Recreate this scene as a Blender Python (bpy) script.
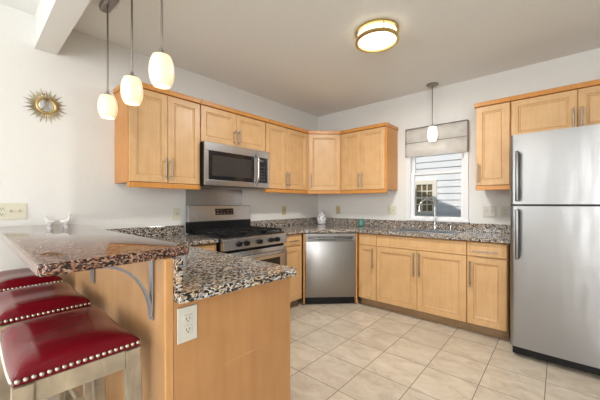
import bpy, bmesh, math, random
from mathutils import Vector, Matrix
random.seed(7)
PI = math.pi
for o in list(bpy.data.objects): bpy.data.objects.remove(o, do_unlink=True)
S = bpy.context.scene
COL = S.collection

# ------------------------------------------------------------------ camera
CAM = Vector((2.926, -3.760, 1.228)); YAW = 41.393; PITCH = -0.117
cd = bpy.data.cameras.new('camera'); cam = bpy.data.objects.new('camera', cd); COL.objects.link(cam)
cam.location = CAM
cam.rotation_euler = (math.radians(90 + PITCH), 0, math.radians(YAW))
cd.sensor_width = 36; cd.lens = 294.87 / 600 * 36
cd.shift_y = 4.0 / 600
cd.clip_start = 0.02
S.camera = cam

# ------------------------------------------------------------------ world, sun, window light
w = bpy.data.worlds.new('sky'); S.world = w; w.use_nodes = True
nt = w.node_tree; nt.nodes.clear()
sky = nt.nodes.new('ShaderNodeTexSky'); sky.sky_type = 'NISHITA'; sky.sun_disc = False
sky.sun_elevation = math.radians(42); sky.sun_rotation = math.radians(180); sky.air_density = 1.0
bg = nt.nodes.new('ShaderNodeBackground'); bg.inputs['Strength'].default_value = 0.10
wo = nt.nodes.new('ShaderNodeOutputWorld')
nt.links.new(sky.outputs[0], bg.inputs[0]); nt.links.new(bg.outputs[0], wo.inputs[0])

def light(name, kind, loc, rot, energy, color=(1, 1, 1), **kw):
    d = bpy.data.lights.new(name, kind); d.energy = energy; d.color = color
    for k, v in kw.items(): setattr(d, k, v)
    o = bpy.data.objects.new(name, d); COL.objects.link(o); o.location = loc; o.rotation_euler = rot
    return o
light('sun', 'SUN', (0, -10, 12), (math.radians(45), 0, 0), 2.9, (1, .95, .88), angle=math.radians(.6))
# daylight through the dining room windows behind and beside the camera
light('daylight_back_window', 'AREA', (.95, -6.86, 1.5), (math.radians(104), 0, 0), 28, (.93, .96, 1), shape='RECTANGLE', size=1.3, size_y=1.6)
light('daylight_patio_door', 'AREA', (4.45, -6.86, 1.25), (math.radians(104), 0, 0), 62, (.95, .97, 1), shape='RECTANGLE', size=1.0, size_y=2.0)
light('daylight_left_window', 'AREA', (.14, -5.6, 1.5), (math.radians(104), 0, math.radians(-90)), 28, (.90, .95, 1), shape='RECTANGLE', size=1.5, size_y=1.5)
light('daylight_right_window', 'AREA', (5.06, -6.2, 1.5), (math.radians(104), 0, math.radians(90)), 66, (.97, .98, 1), shape='RECTANGLE', size=1.2, size_y=1.5)

S.view_settings.view_transform = 'Standard'; S.view_settings.look = 'None'
S.view_settings.gamma = 1; S.view_settings.use_curve_mapping = False
S.view_settings.exposure = 0.15

# ------------------------------------------------------------------ materials
def new_mat(name):
    m = bpy.data.materials.new(name); m.use_nodes = True
    n = m.node_tree; b = n.nodes['Principled BSDF']
    return m, n, b
def setp(b, **kw):
    for k, v in kw.items():
        b.inputs[k.replace('_', ' ')].default_value = v
def rgba(c): return (c[0], c[1], c[2], 1)
def plain(name, col, rough=.5, metal=0, **kw):
    m, n, b = new_mat(name)
    setp(b, Base_Color=rgba(col), Roughness=rough, Metallic=metal, **kw)
    tc = n.nodes.new('ShaderNodeTexCoord'); no = n.nodes.new('ShaderNodeTexNoise'); no.inputs['Scale'].default_value = 30
    mx = n.nodes.new('ShaderNodeMix'); mx.data_type = 'RGBA'; mx.blend_type = 'MULTIPLY'
    mx.inputs[0].default_value = .06
    mx.inputs[6].default_value = rgba(col)
    n.links.new(tc.outputs['Object'], no.inputs['Vector']); n.links.new(no.outputs['Color'], mx.inputs[7])
    n.links.new(mx.outputs[2], b.inputs['Base Color'])
    return m
def ramp(n, stops, interp='LINEAR'):
    r = n.nodes.new('ShaderNodeValToRGB'); cr = r.color_ramp; cr.interpolation = interp
    while len(cr.elements) < len(stops): cr.elements.new(.5)
    for e, (p, c) in zip(cr.elements, stops): e.position = p; e.color = rgba(c)
    return r
def wood(name, c1, c2, scale=(30, 30, 2.2), rough=.42, mott=.5, bump=.02):
    m, n, b = new_mat(name)
    tc = n.nodes.new('ShaderNodeTexCoord'); mp = n.nodes.new('ShaderNodeMapping'); mp.inputs['Scale'].default_value = scale
    no = n.nodes.new('ShaderNodeTexNoise'); no.inputs['Scale'].default_value = 1.6; no.inputs['Detail'].default_value = 8; no.inputs['Distortion'].default_value = .6
    n2 = n.nodes.new('ShaderNodeTexNoise'); n2.inputs['Scale'].default_value = 9; n2.inputs['Detail'].default_value = 5
    mx = n.nodes.new('ShaderNodeMix'); mx.inputs[0].default_value = mott
    r = ramp(n, [(.3, c2), (.62, c1)])
    L = n.links.new
    L(tc.outputs['Object'], mp.inputs[0]); L(mp.outputs[0], no.inputs['Vector']); L(tc.outputs['Object'], n2.inputs['Vector'])
    L(no.outputs['Fac'], mx.inputs[2]); L(n2.outputs['Fac'], mx.inputs[3]); L(mx.outputs[0], r.inputs[0]); L(r.outputs[0], b.inputs['Base Color'])
    bp = n.nodes.new('ShaderNodeBump'); bp.inputs['Strength'].default_value = bump * 5; bp.inputs['Distance'].default_value = .002
    L(no.outputs['Fac'], bp.inputs['Height']); L(bp.outputs[0], b.inputs['Normal'])
    setp(b, Roughness=rough)
    b.inputs['Coat Weight'].default_value = .15; b.inputs['Coat Roughness'].default_value = .25
    return m
M = {}
M['maple'] = wood('maple_door', (.66, .415, .20), (.565, .335, .145))
M['trim'] = wood('maple_trim', (.62, .275, .062), (.53, .22, .045), rough=.35, mott=.3)
M['panel'] = wood('maple_panel', (.50, .255, .10), (.42, .205, .075), scale=(14, 14, 1.2), rough=.4, mott=.4)
M['knee'] = wood('maple_knee_panel', (.56, .32, .15), (.47, .255, .105), scale=(10, 10, 1.0), rough=.4, mott=.4)
M['weathered'] = wood('weathered_wood', (.46, .37, .25), (.13, .105, .078), scale=(40, 8, 3), rough=.7, mott=.45, bump=.3)
M['post'] = wood('maple_post', (.60, .32, .125), (.52, .26, .09))
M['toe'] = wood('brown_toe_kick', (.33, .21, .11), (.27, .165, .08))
M['inside'] = plain('cabinet_gap', (.10, .055, .025), .7)

def granite(name, cols, sc=155, rough=.08):
    m, n, b = new_mat(name); L = n.links.new
    tc = n.nodes.new('ShaderNodeTexCoord')
    no = n.nodes.new('ShaderNodeTexNoise'); no.inputs['Scale'].default_value = 22; no.inputs['Detail'].default_value = 3
    ad = n.nodes.new('ShaderNodeMixRGB') if False else n.nodes.new('ShaderNodeVectorMath'); ad.operation = 'MULTIPLY_ADD'
    ad.inputs[1].default_value = (.03, .03, .03)
    L(tc.outputs['Object'], no.inputs['Vector']); L(no.outputs['Color'], ad.inputs[0]); L(tc.outputs['Object'], ad.inputs[2])
    v1 = n.nodes.new('ShaderNodeTexVoronoi'); v1.inputs['Scale'].default_value = sc
    st = n.nodes.new('ShaderNodeMapping'); st.inputs['Scale'].default_value = (1.25, .62, 1); st.inputs['Rotation'].default_value = (0, 0, .5)
    L(ad.outputs[0], st.inputs[0]); L(st.outputs[0], v1.inputs['Vector'])
    sp = n.nodes.new('ShaderNodeSeparateColor'); L(v1.outputs['Color'], sp.inputs[0])
    big = n.nodes.new('ShaderNodeTexNoise'); big.inputs['Scale'].default_value = 34; big.inputs['Detail'].default_value = 4; big.inputs['Roughness'].default_value = .7
    L(tc.outputs['Object'], big.inputs['Vector'])
    mx = n.nodes.new('ShaderNodeMix'); mx.inputs[0].default_value = .38
    L(sp.outputs[0], mx.inputs[2]); L(big.outputs['Fac'], mx.inputs[3])
    r = ramp(n, cols, 'CONSTANT'); L(mx.outputs[0], r.inputs[0])
    fine = n.nodes.new('ShaderNodeTexNoise'); fine.inputs['Scale'].default_value = 260
    L(tc.outputs['Object'], fine.inputs['Vector'])
    m2 = n.nodes.new('ShaderNodeMix'); m2.data_type = 'RGBA'; m2.blend_type = 'OVERLAY'; m2.inputs[0].default_value = .45
    L(r.outputs[0], m2.inputs[6]); L(fine.outputs['Fac'], m2.inputs[7]); L(m2.outputs[2], b.inputs['Base Color'])
    setp(b, Roughness=rough); b.inputs['Specular IOR Level'].default_value = .6
    return m
M['granite'] = granite('speckled_granite', [(0, (.010, .011, .014)), (.385, (.06, .042, .032)), (.435, (.25, .155, .09)), (.50, (.42, .30, .185)), (.58, (.56, .47, .36)), (.66, (.22, .25, .29)), (.72, (.60, .61, .60))])
M['bar_granite'] = granite('rust_granite', [(0, (.010, .008, .008)), (.43, (.07, .022, .014)), (.49, (.17, .06, .035)), (.58, (.27, .12, .07)), (.68, (.36, .24, .18))], sc=250, rough=.035)

def steel(name, col=(.58, .58, .58), rough=.27, axis='z'):
    m, n, b = new_mat(name); L = n.links.new
    tc = n.nodes.new('ShaderNodeTexCoord'); mp = n.nodes.new('ShaderNodeMapping')
    mp.inputs['Scale'].default_value = (2, 2, 200) if axis == 'x' else (90, 90, 1)
    no = n.nodes.new('ShaderNodeTexNoise'); no.inputs['Scale'].default_value = 1.5; no.inputs['Detail'].default_value = 4
    L(tc.outputs['Object'], mp.inputs[0]); L(mp.outputs[0], no.inputs['Vector'])
    r = ramp(n, [(.3, [c * .97 for c in col]), (.7, col)]); L(no.outputs['Fac'], r.inputs[0]); L(r.outputs[0], b.inputs['Base Color'])
    mr = n.nodes.new('ShaderNodeMapRange'); mr.inputs[3].default_value = rough * .85; mr.inputs[4].default_value = rough * 1.2
    L(no.outputs['Fac'], mr.inputs[0]); L(mr.outputs[0], b.inputs['Roughness'])
    wv = n.nodes.new('ShaderNodeTexNoise'); wv.inputs['Scale'].default_value = 1.6; mw_ = n.nodes.new('ShaderNodeMapping')
    mw_.inputs['Scale'].default_value = (3.2, 3.2, .9) if axis == 'x' else (5, 5, .35)
    L(tc.outputs['Object'], mw_.inputs[0]); L(mw_.outputs[0], wv.inputs['Vector'])
    bp = n.nodes.new('ShaderNodeBump'); bp.inputs['Strength'].default_value = .35 if axis == 'x' else .10; bp.inputs['Distance'].default_value = .02
    L(wv.outputs['Fac'], bp.inputs['Height']); L(bp.outputs[0], b.inputs['Normal'])
    setp(b, Metallic=1.0)
    return m
M['steel'] = steel('brushed_stainless', (.52, .53, .55), .25)
M['fridge'] = steel('fridge_stainless', (.35, .35, .355), .30, 'x')
M['dark_steel'] = steel('grey_steel', (.24, .24, .24), .28)
M['nickel'] = plain('brushed_nickel', (.33, .30, .27), .35, 1)
M['chrome'] = plain('chrome', (.75, .75, .76), .12, 1)
M['strap'] = plain('grey_painted_metal', (.36, .38, .41), .4, .6)
M['black'] = plain('black_enamel', (.010, .010, .011), .38); M['black'].node_tree.nodes['Principled BSDF'].inputs['Specular IOR Level'].default_value = .25
M['iron'] = plain('cast_iron', (.010, .010, .011), .6); M['iron'].node_tree.nodes['Principled BSDF'].inputs['Specular IOR Level'].default_value = .25
M['blackglass'] = plain('black_glass', (.012, .012, .014), .06)
M['mwglass'] = plain('microwave_window', (.035, .035, .037), .12)
M['knob'] = plain('black_knob', (.010, .010, .010), .5); M['knob'].node_tree.nodes['Principled BSDF'].inputs['Specular IOR Level'].default_value = .2
M['wall'] = plain('wall_paint', (.79, .787, .757), .6)
M['ceil'] = plain('ceiling_paint', (.86, .87, .85), .75)
M['white'] = plain('white_trim', (.84, .85, .86), .35)
M['almond'] = plain('almond_plastic', (.70, .68, .55), .35)
M['tan'] = plain('tan_plastic', (.62, .50, .30), .4)
M['platewhite'] = plain('white_plastic', (.62, .60, .53), .35)
M['toggle'] = plain('tan_grey_toggle', (.42, .36, .24), .4)  # tan-grey, darker than the cover plates
M['slot'] = plain('outlet_slot', (.03, .028, .022), .6)
M['porcelain'] = plain('white_porcelain', (.80, .80, .80), .15)
M['bluepaint'] = plain('blue_glaze', (.05, .07, .16), .2)
M['brownpaint'] = plain('brown_glaze', (.22, .12, .07), .3)
M['teal'] = plain('teal_glaze', (.10, .27, .24), .25)
M['gold'] = plain('antique_gold', (.62, .47, .20), .3, 1)
M['goldray'] = plain('tarnished_gold_rays', (.42, .35, .22), .45, .7)
M['mirror'] = plain('mirror_glass', (.9, .92, .92), .04, 1)
M['siding'] = plain('painted_siding', (.80, .82, .84), .6)
M['oldtrim'] = plain('warm_white_trim', (.86, .80, .68), .5)
M['oldglass'] = plain('dark_warm_window_glass', (.16, .12, .05), .15)
M['grass'] = plain('lawn', (.08, .12, .04), .9)
M['shingle'] = plain('roof_shingles', (.10, .10, .11), .9)
M['rubber'] = plain('dark_plastic', (.03, .03, .03), .6)
M['brass_nail'] = plain('pewter_nailhead', (.62, .56, .50), .25, 1)

def tile_mat():
    m, n, b = new_mat('ceramic_floor_tile'); L = n.links.new
    tc = n.nodes.new('ShaderNodeTexCoord'); mp = n.nodes.new('ShaderNodeMapping')
    P = .34
    mp.inputs['Scale'].default_value = (1 / P, 1 / P, 1)
    mp.inputs['Location'].default_value = (-1.155 / P + 10, 1.466 / P + 30, 0)
    L(tc.outputs['Object'], mp.inputs[0])
    fr = n.nodes.new('ShaderNodeVectorMath'); fr.operation = 'FRACTION'; L(mp.outputs[0], fr.inputs[0])
    fl = n.nodes.new('ShaderNodeVectorMath'); fl.operation = 'FLOOR'; L(mp.outputs[0], fl.inputs[0])
    sx = n.nodes.new('ShaderNodeSeparateXYZ'); L(fr.outputs[0], sx.inputs[0])
    def edge(o):
        a = n.nodes.new('ShaderNodeMath'); a.operation = 'SUBTRACT'; L(o, a.inputs[0]); a.inputs[1].default_value = .5
        c = n.nodes.new('ShaderNodeMath'); c.operation = 'ABSOLUTE'; L(a.outputs[0], c.inputs[0]); return c.outputs[0]
    mxm = n.nodes.new('ShaderNodeMath'); mxm.operation = 'MAXIMUM'; L(edge(sx.outputs[0]), mxm.inputs[0]); L(edge(sx.outputs[1]), mxm.inputs[1])
    g = n.nodes.new('ShaderNodeMath'); g.operation = 'GREATER_THAN'; g.inputs[1].default_value = .5 - .0075; L(mxm.outputs[0], g.inputs[0])
    wn = n.nodes.new('ShaderNodeTexWhiteNoise'); L(fl.outputs[0], wn.inputs['Vector'])
    off = n.nodes.new('ShaderNodeVectorMath'); off.operation = 'MULTIPLY_ADD'; off.inputs[1].default_value = (7, 7, 7)
    L(wn.outputs['Color'], off.inputs[0]); L(tc.outputs['Object'], off.inputs[2])
    mp2 = n.nodes.new('ShaderNodeMapping'); mp2.inputs['Scale'].default_value = (4.0, 6.5, 4); mp2.inputs['Rotation'].default_value = (0, 0, .35); L(off.outputs[0], mp2.inputs[0])
    no = n.nodes.new('ShaderNodeTexNoise'); no.inputs['Scale'].default_value = 1.3; no.inputs['Detail'].default_value = 9; no.inputs['Roughness'].default_value = .68; no.inputs['Distortion'].default_value = .8
    L(mp2.outputs[0], no.inputs['Vector'])
    r = ramp(n, [(.30, (.45, .375, .285)), (.5, (.59, .51, .405)), (.70, (.68, .61, .51))]); L(no.outputs['Fac'], r.inputs[0])
    hv = n.nodes.new('ShaderNodeMapRange'); hv.inputs[3].default_value = .93; hv.inputs[4].default_value = 1.06; L(wn.outputs['Value'], hv.inputs[0])
    mul = n.nodes.new('ShaderNodeVectorMath'); mul.operation = 'SCALE'; L(r.outputs[0], mul.inputs[0]); L(hv.outputs[0], mul.inputs['Scale'])
    mx = n.nodes.new('ShaderNodeMix'); mx.data_type = 'RGBA'; L(g.outputs[0], mx.inputs[0]); L(mul.outputs[0], mx.inputs[6]); mx.inputs[7].default_value = (.20, .16, .12, 1)
    L(mx.outputs[2], b.inputs['Base Color'])
    rr = n.nodes.new('ShaderNodeMapRange'); rr.inputs[3].default_value = .33; rr.inputs[4].default_value = .8; L(g.outputs[0], rr.inputs[0]); L(rr.outputs[0], b.inputs['Roughness'])
    bp = n.nodes.new('ShaderNodeBump'); bp.invert = True; bp.inputs['Strength'].default_value = .5; bp.inputs['Distance'].default_value = .002
    L(g.outputs[0], bp.inputs['Height']); L(bp.outputs[0], b.inputs['Normal'])
    return m
M['tile'] = tile_mat()

def leather():
    m, n, b = new_mat('red_leather'); L = n.links.new
    tc = n.nodes.new('ShaderNodeTexCoord'); no = n.nodes.new('ShaderNodeTexNoise'); no.inputs['Scale'].default_value = 7; no.inputs['Detail'].default_value = 6
    L(tc.outputs['Object'], no.inputs['Vector'])
    r = ramp(n, [(.3, (.115, .003, .007)), (.7, (.165, .005, .011))]); L(no.outputs['Fac'], r.inputs[0]); L(r.outputs[0], b.inputs['Base Color'])
    vo = n.nodes.new('ShaderNodeTexVoronoi'); vo.inputs['Scale'].default_value = 420; L(tc.outputs['Object'], vo.inputs['Vector'])
    bp = n.nodes.new('ShaderNodeBump'); bp.inputs['Strength'].default_value = .025; bp.inputs['Distance'].default_value = .001
    L(vo.outputs['Distance'], bp.inputs['Height']); L(bp.outputs[0], b.inputs['Normal'])
    setp(b, Roughness=.15); b.inputs['Specular IOR Level'].default_value = .18; return m
M['leather'] = leather()
def glow(name, col, strength, rough=.3):
    m, n, b = new_mat(name); setp(b, Base_Color=rgba(col), Roughness=rough)
    b.inputs['Emission Color'].default_value = rgba(col); b.inputs['Emission Strength'].default_value = strength
    tc = n.nodes.new('ShaderNodeTexCoord'); no = n.nodes.new('ShaderNodeTexNoise'); no.inputs['Scale'].default_value = 6
    r = ramp(n, [(.2, [c * .97 for c in col]), (.8, col)])
    n.links.new(tc.outputs['Object'], no.inputs['Vector']); n.links.new(no.outputs['Fac'], r.inputs[0]); n.links.new(r.outputs[0], b.inputs['Emission Color'])
    return m
M['opal'] = glow('opal_glass_shade', (1, .84, .56), .27)
M['opal_hot'] = glow('opal_glass_window_pendant', (1, .95, .85), 1.1)
M['diffuser'] = glow('ceiling_light_diffuser', (1, .90, .72), 1.8)
def shade_fabric():
    m, n, b = new_mat('linen_shade_fabric'); L = n.links.new
    tc = n.nodes.new('ShaderNodeTexCoord'); no = n.nodes.new('ShaderNodeTexNoise'); no.inputs['Scale'].default_value = 9; no.inputs['Detail'].default_value = 4
    L(tc.outputs['Object'], no.inputs['Vector'])
    r = ramp(n, [(.35, (.82, .79, .74)), (.65, (.92, .90, .86))]); L(no.outputs['Fac'], r.inputs[0]); L(r.outputs[0], b.inputs['Base Color'])
    setp(b, Roughness=.85)
    tr = n.nodes.new('ShaderNodeBsdfTranslucent'); ms = n.nodes.new('ShaderNodeMixShader'); ms.inputs[0].default_value = .3; out = n.nodes['Material Output']
    L(r.outputs[0], tr.inputs[0]); L(b.outputs[0], ms.inputs[1]); L(tr.outputs[0], ms.inputs[2]); L(ms.outputs[0], out.inputs[0])
    return m
M['linen'] = shade_fabric()
M['taupe'] = plain('taupe_binding', (.20, .16, .13), .8)
def glass():
    m = bpy.data.materials.new('window_glass'); m.use_nodes = True; n = m.node_tree; n.nodes.clear(); L = n.links.new
    t = n.nodes.new('ShaderNodeBsdfTransparent'); g = n.nodes.new('ShaderNodeBsdfGlossy'); g.inputs['Roughness'].default_value = .02
    f = n.nodes.new('ShaderNodeFresnel'); f.inputs['IOR'].default_value = 1.16
    mx = n.nodes.new('ShaderNodeMixShader'); o = n.nodes.new('ShaderNodeOutputMaterial')
    L(f.outputs[0], mx.inputs[0]); L(t.outputs[0], mx.inputs[1]); L(g.outputs[0], mx.inputs[2]); L(mx.outputs[0], o.inputs[0]); return m
M['glass'] = glass()

# ------------------------------------------------------------------ mesh helpers
def NB(): return bmesh.new()
def merge(dst, src):
    me = bpy.data.meshes.new('tmp'); src.to_mesh(me); src.free(); dst.from_mesh(me); bpy.data.meshes.remove(me)
def box(bm, x0, x1, y0, y1, z0, z1, bev=0, seg=2, mat=None):
    t = bmesh.new(); bmesh.ops.create_cube(t, size=1)
    for v in t.verts:
        v.co = Vector(((x0 + x1) / 2 + v.co.x * (x1 - x0), (y0 + y1) / 2 + v.co.y * (y1 - y0), (z0 + z1) / 2 + v.co.z * (z1 - z0)))
    if bev: bmesh.ops.bevel(t, geom=t.edges[:], offset=bev, segments=seg, affect='EDGES', profile=.5)
    if mat is not None: bmesh.ops.transform(t, matrix=mat, verts=t.verts)
    merge(bm, t); return bm
def prism(bm, poly, z0, z1, bev=0, seg=2):
    t = bmesh.new(); vs = [t.verts.new((x, y, z0)) for x, y in poly]; f = t.faces.new(vs)
    r = bmesh.ops.extrude_face_region(t, geom=[f]); nv = [e for e in r['geom'] if isinstance(e, bmesh.types.BMVert)]
    for v in nv: v.co.z = z1
    bmesh.ops.recalc_face_normals(t, faces=t.faces)
    if bev: bmesh.ops.bevel(t, geom=t.edges[:], offset=bev, segments=seg, affect='EDGES', profile=.5)
    merge(bm, t); return bm
def lathe(bm, prof, n=32, mat=None, cap=True):
    t = bmesh.new(); rings = []
    for r, z in prof:
        rings.append([t.verts.new((r * math.cos(2 * PI * k / n), r * math.sin(2 * PI * k / n), z)) for k in range(n)])
    for a, b in zip(rings, rings[1:]):
        for k in range(n): t.faces.new((a[k], a[(k + 1) % n], b[(k + 1) % n], b[k]))
    if cap: t.faces.new(rings[0][::-1]); t.faces.new(rings[-1])
    bmesh.ops.recalc_face_normals(t, faces=t.faces)
    if mat is not None: bmesh.ops.transform(t, matrix=mat, verts=t.verts)
    merge(bm, t); return bm
def axis_mat(loc, d):
    q = Vector((0, 0, 1)).rotation_difference(Vector(d).normalized()); return Matrix.Translation(loc) @ q.to_matrix().to_4x4()
def cyl(bm, a, b, r, n=16, r2=None):
    a = Vector(a); b = Vector(b); L = (b - a).length
    return lathe(bm, [(r, 0), (r if r2 is None else r2, L)], n, axis_mat(a, b - a))
def tube(bm, pts, r, n=12, rs=None, flat=1.0):
    t = bmesh.new(); pts = [Vector(p) for p in pts]; rings = []; up = None
    for i, p in enumerate(pts):
        d = (pts[min(i + 1, len(pts) - 1)] - pts[max(i - 1, 0)]).normalized()
        if up is None: up = d.orthogonal().normalized()
        up = (up - d * up.dot(d)).normalized(); s = d.cross(up); rr = rs[i] if rs else r
        rings.append([t.verts.new(p + (up * math.cos(2 * PI * k / n) + s * flat * math.sin(2 * PI * k / n)) * rr) for k in range(n)])
    for a, b in zip(rings, rings[1:]):
        for k in range(n): t.faces.new((a[k], a[(k + 1) % n], b[(k + 1) % n], b[k]))
    t.faces.new(rings[0][::-1]); t.faces.new(rings[-1]); bmesh.ops.recalc_face_normals(t, faces=t.faces)
    merge(bm, t); return bm
def obj(name, bm, m, parent=None, smooth=False, angle=40, loc=None):
    me = bpy.data.meshes.new(name); bm.to_mesh(me); bm.free()
    me.materials.append(M[m] if isinstance(m, str) else m)
    o = bpy.data.objects.new(name, me); COL.objects.link(o)
    if smooth:
        for p in me.polygons: p.use_smooth = True
        me.set_sharp_from_angle(angle=math.radians(angle))
    if parent is not None: o.parent = parent
    if loc is not None: o.location = loc
    return o
def tag(o, label, cat, group=None, kind=None):
    o['label'] = label; o['category'] = cat
    if group: o['group'] = group
    if kind: o['kind'] = kind
    return o
def thing(name, label, cat, loc=(0, 0, 0), rotz=0, group=None):
    o = bpy.data.objects.new(name, None); COL.objects.link(o); o.empty_display_size = .1
    o.location = loc; o.rotation_euler = (0, 0, rotz); return tag(o, label, cat, group)
def struct(name, bm, m, parent=None, smooth=False):
    o = obj(name, bm, m, parent, smooth)
    if parent is None: o['kind'] = 'structure'
    return o
def children(o): return [c for c in bpy.data.objects if c.parent == o]
def copy_tree(o, parent=None):
    kids = children(o)
    c = o.copy(); COL.objects.link(c)
    if parent is not None: c.parent = parent
    for k in kids: copy_tree(k, c)
    return c

# ------------------------------------------------------------------ the room
H = 2.621; XR = 5.2; YB = -7.0; T = .12
struct('floor', box(NB(), -.0, XR, YB, 0, -.1, 0), 'tile')
struct('ceiling', box(NB(), -T, XR + T, YB - T, T, H, H + .1), 'ceil')

WX0, WX1, WZ0, WZ1 = 1.478, 2.118, 1.03, 2.10
def holed(axis_lo, axis_hi, holes, zt, mk):
    bm = NB(); x = axis_lo
    for (a, b, z0, z1) in holes:
        mk(bm, x, a, -.1, zt)
        if z0 > -.1: mk(bm, a, b, -.1, z0)
        mk(bm, a, b, z1, zt); x = b
    mk(bm, x, axis_hi, -.1, zt); return bm
struct('wall_back', holed(0, XR, [(WX0, WX1, WZ0, WZ1)], H, lambda bm, a, b, z0, z1: box(bm, a, b, 0, T, z0, z1)), 'wall')
fw = [(.25, 1.65, .66, 2.28), (3.9, 5.0, 0.12, 2.28)]
lw = [(-6.4, -4.8, .7, 2.28)]
struct('wall_front', holed(0, XR, fw, H, lambda bm, a, b, z0, z1: box(bm, a, b, YB - T, YB, z0, z1)), 'wall')
rw = [(-6.85, -5.55, .7, 2.28)]
struct('wall_left', holed(YB - T, T, lw, H, lambda bm, a, b, z0, z1: box(bm, -T, 0, a, b, z0, z1)), 'wall')
struct('wall_right', holed(YB, 0, rw, H, lambda bm, a, b, z0, z1: box(bm, XR, XR + T, a, b, z0, z1)), 'wall')
struct('ceiling_beam', box(NB(), .001, XR - .001, -3.42, -3.29, 2.378, H - .001), 'wall')
# baseboards
struct('baseboard_left', box(NB(), .001, .016, YB + .02, -3.34, 0.001, .11, .003), 'white')
struct('baseboard_front', box(NB(), .02, 3.85, YB + .001, YB + .016, 0.001, .11, .003), 'white')
struct('baseboard_right', box(NB(), XR - .016, XR - .001, YB + .02, -.02, 0.001, .11, .003), 'white')
# kitchen window (structure) ------------------------------------------------
def window(n, x0, x1, z0, z1, y, casing=.035, sash=.04, split=None, sill=True):
    """double hung window in the wall whose room face is at y (room towards -y)"""
    e = bpy.data.objects.new('window_%d' % n, None); COL.objects.link(e); e['kind'] = 'structure'; e.location = ((x0 + x1) / 2, y, z0)
    dx, dz = (x1 - x0) / 2, z1 - z0; c = casing
    f = NB()
    box(f, -dx - c, -dx, -.018, 0, -c, dz + c, .003); box(f, dx, dx + c, -.018, 0, -c, dz + c, .003)
    box(f, -dx, dx, -.018, 0, dz, dz + c, .003); box(f, -dx - c - .01, dx + c + .01, -.03, 0, -min(c, .017), -.0005, .003)
    # jamb liner
    box(f, -dx, -dx + .012, 0, .11, 0, dz); box(f, dx - .012, dx, 0, .11, 0, dz); box(f, -dx + .012, dx - .012, 0, .11, 0, .012); box(f, -dx + .012, dx - .012, 0, .11, dz - .012, dz)
    obj('window_frame', f, 'white', e)
    ms = dz * .52 if split is None else split - z0
    for (za, zb, yy, nm) in ((.012, ms + .018, .035, 'lower_sash'), (ms - .018, dz - .012, .066, 'upper_sash')):
        s = NB(); xa = -dx + .012; xb = dx - .012
        box(s, xa, xa + sash, yy, yy + .03, za, zb, .002); box(s, xb - sash, xb, yy, yy + .03, za, zb, .002)
        box(s, xa + sash, xb - sash, yy, yy + .03, za, za + .026, .002); box(s, xa + sash, xb - sash, yy, yy + .03, zb - .032, zb, .002)
        so = obj(nm, s, 'white', e)
        obj('pane', box(NB(), xa + sash, xb - sash, yy + .012, yy + .016, za + .026, zb - .032), 'glass', so)
    return e
window(1, WX0, WX1, WZ0, WZ1, 0, split=1.60)
w2 = window(2, fw[0][0], fw[0][1], fw[0][2], fw[0][3], YB, casing=.08); w2.rotation_euler.z = PI
w3 = window(3, rw[0][0], rw[0][1], rw[0][2], rw[0][3], 0, casing=.08); w3.location = (XR, (rw[0][0] + rw[0][1]) / 2, rw[0][2]); w3.rotation_euler.z = -PI / 2
w4 = window(4, lw[0][0], lw[0][1], lw[0][2], lw[0][3], 0, casing=.08); w4.location = (0, (lw[0][0] + lw[0][1]) / 2, lw[0][2]); w4.rotation_euler.z = PI / 2
# glazed patio door behind the camera
e = bpy.data.objects.new('door_1', None); COL.objects.link(e); e['kind'] = 'structure'; e.location = ((fw[1][0] + fw[1][1]) / 2, YB, .12)
f = NB()
for a in (-.55, .48): box(f, a, a + .07, -.09, -.03, .0, 2.16, .003)
box(f, -.48, .48, -.088, -.032, .0, .1, .003); box(f, -.48, .48, -.088, -.032, 2.08, 2.158, .003)
obj('door_frame', f, 'white', e)
obj('pane', box(NB(), -.48, .48, -.062, -.058, .1, 2.08), 'glass', e)
obj('door_handle', box(NB(), .49, .515, -.03, -.005, .85, 1.1, .004), 'nickel', e)

# our own roof: gable above the ceiling
rf = NB(); t = bmesh.new(); poly = [(-1.6, 4.03), (-.3, 4.56), (5.6, 2.73), (5.6, 2.85 - .1 + .02), (5.6, 2.86), (-.3, 4.72), (-1.6, 4.2)]
def xz_prism(bm, poly, y0, y1):
    t = bmesh.new(); vs = [t.verts.new((x, y0, z)) for x, z in poly]; f = t.faces.new(vs)
    r = bmesh.ops.extrude_face_region(t, geom=[f])
    for v in r['geom']:
        if isinstance(v, bmesh.types.BMVert): v.co.y = y1
    bmesh.ops.recalc_face_normals(t, faces=t.faces); merge(bm, t); return bm
# gable slope: z falls .46 per metre of x
rz = lambda x: 4.0 - .46 * (x - .94)
rf = xz_prism(NB(), [(-5.5, rz(-.6) - 2.2), (-.6, rz(-.6)), (3.3, rz(3.3)), (5.6, rz(3.3) - .06), (5.6, 2.73), (-5.5, 2.73)][::1] if False else
              [(-.6, rz(-.6)), (3.62, rz(3.62)), (5.5, 2.74), (5.5, 2.725), (-1.6, 2.725), (-1.6, rz(-.6) - .4)], -7.9, .3)
struct('roof', rf, 'shingle')
struct('exterior_ground', box(NB(), -30, 30, -30, 30, -.6, -.5), 'grass')

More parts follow.
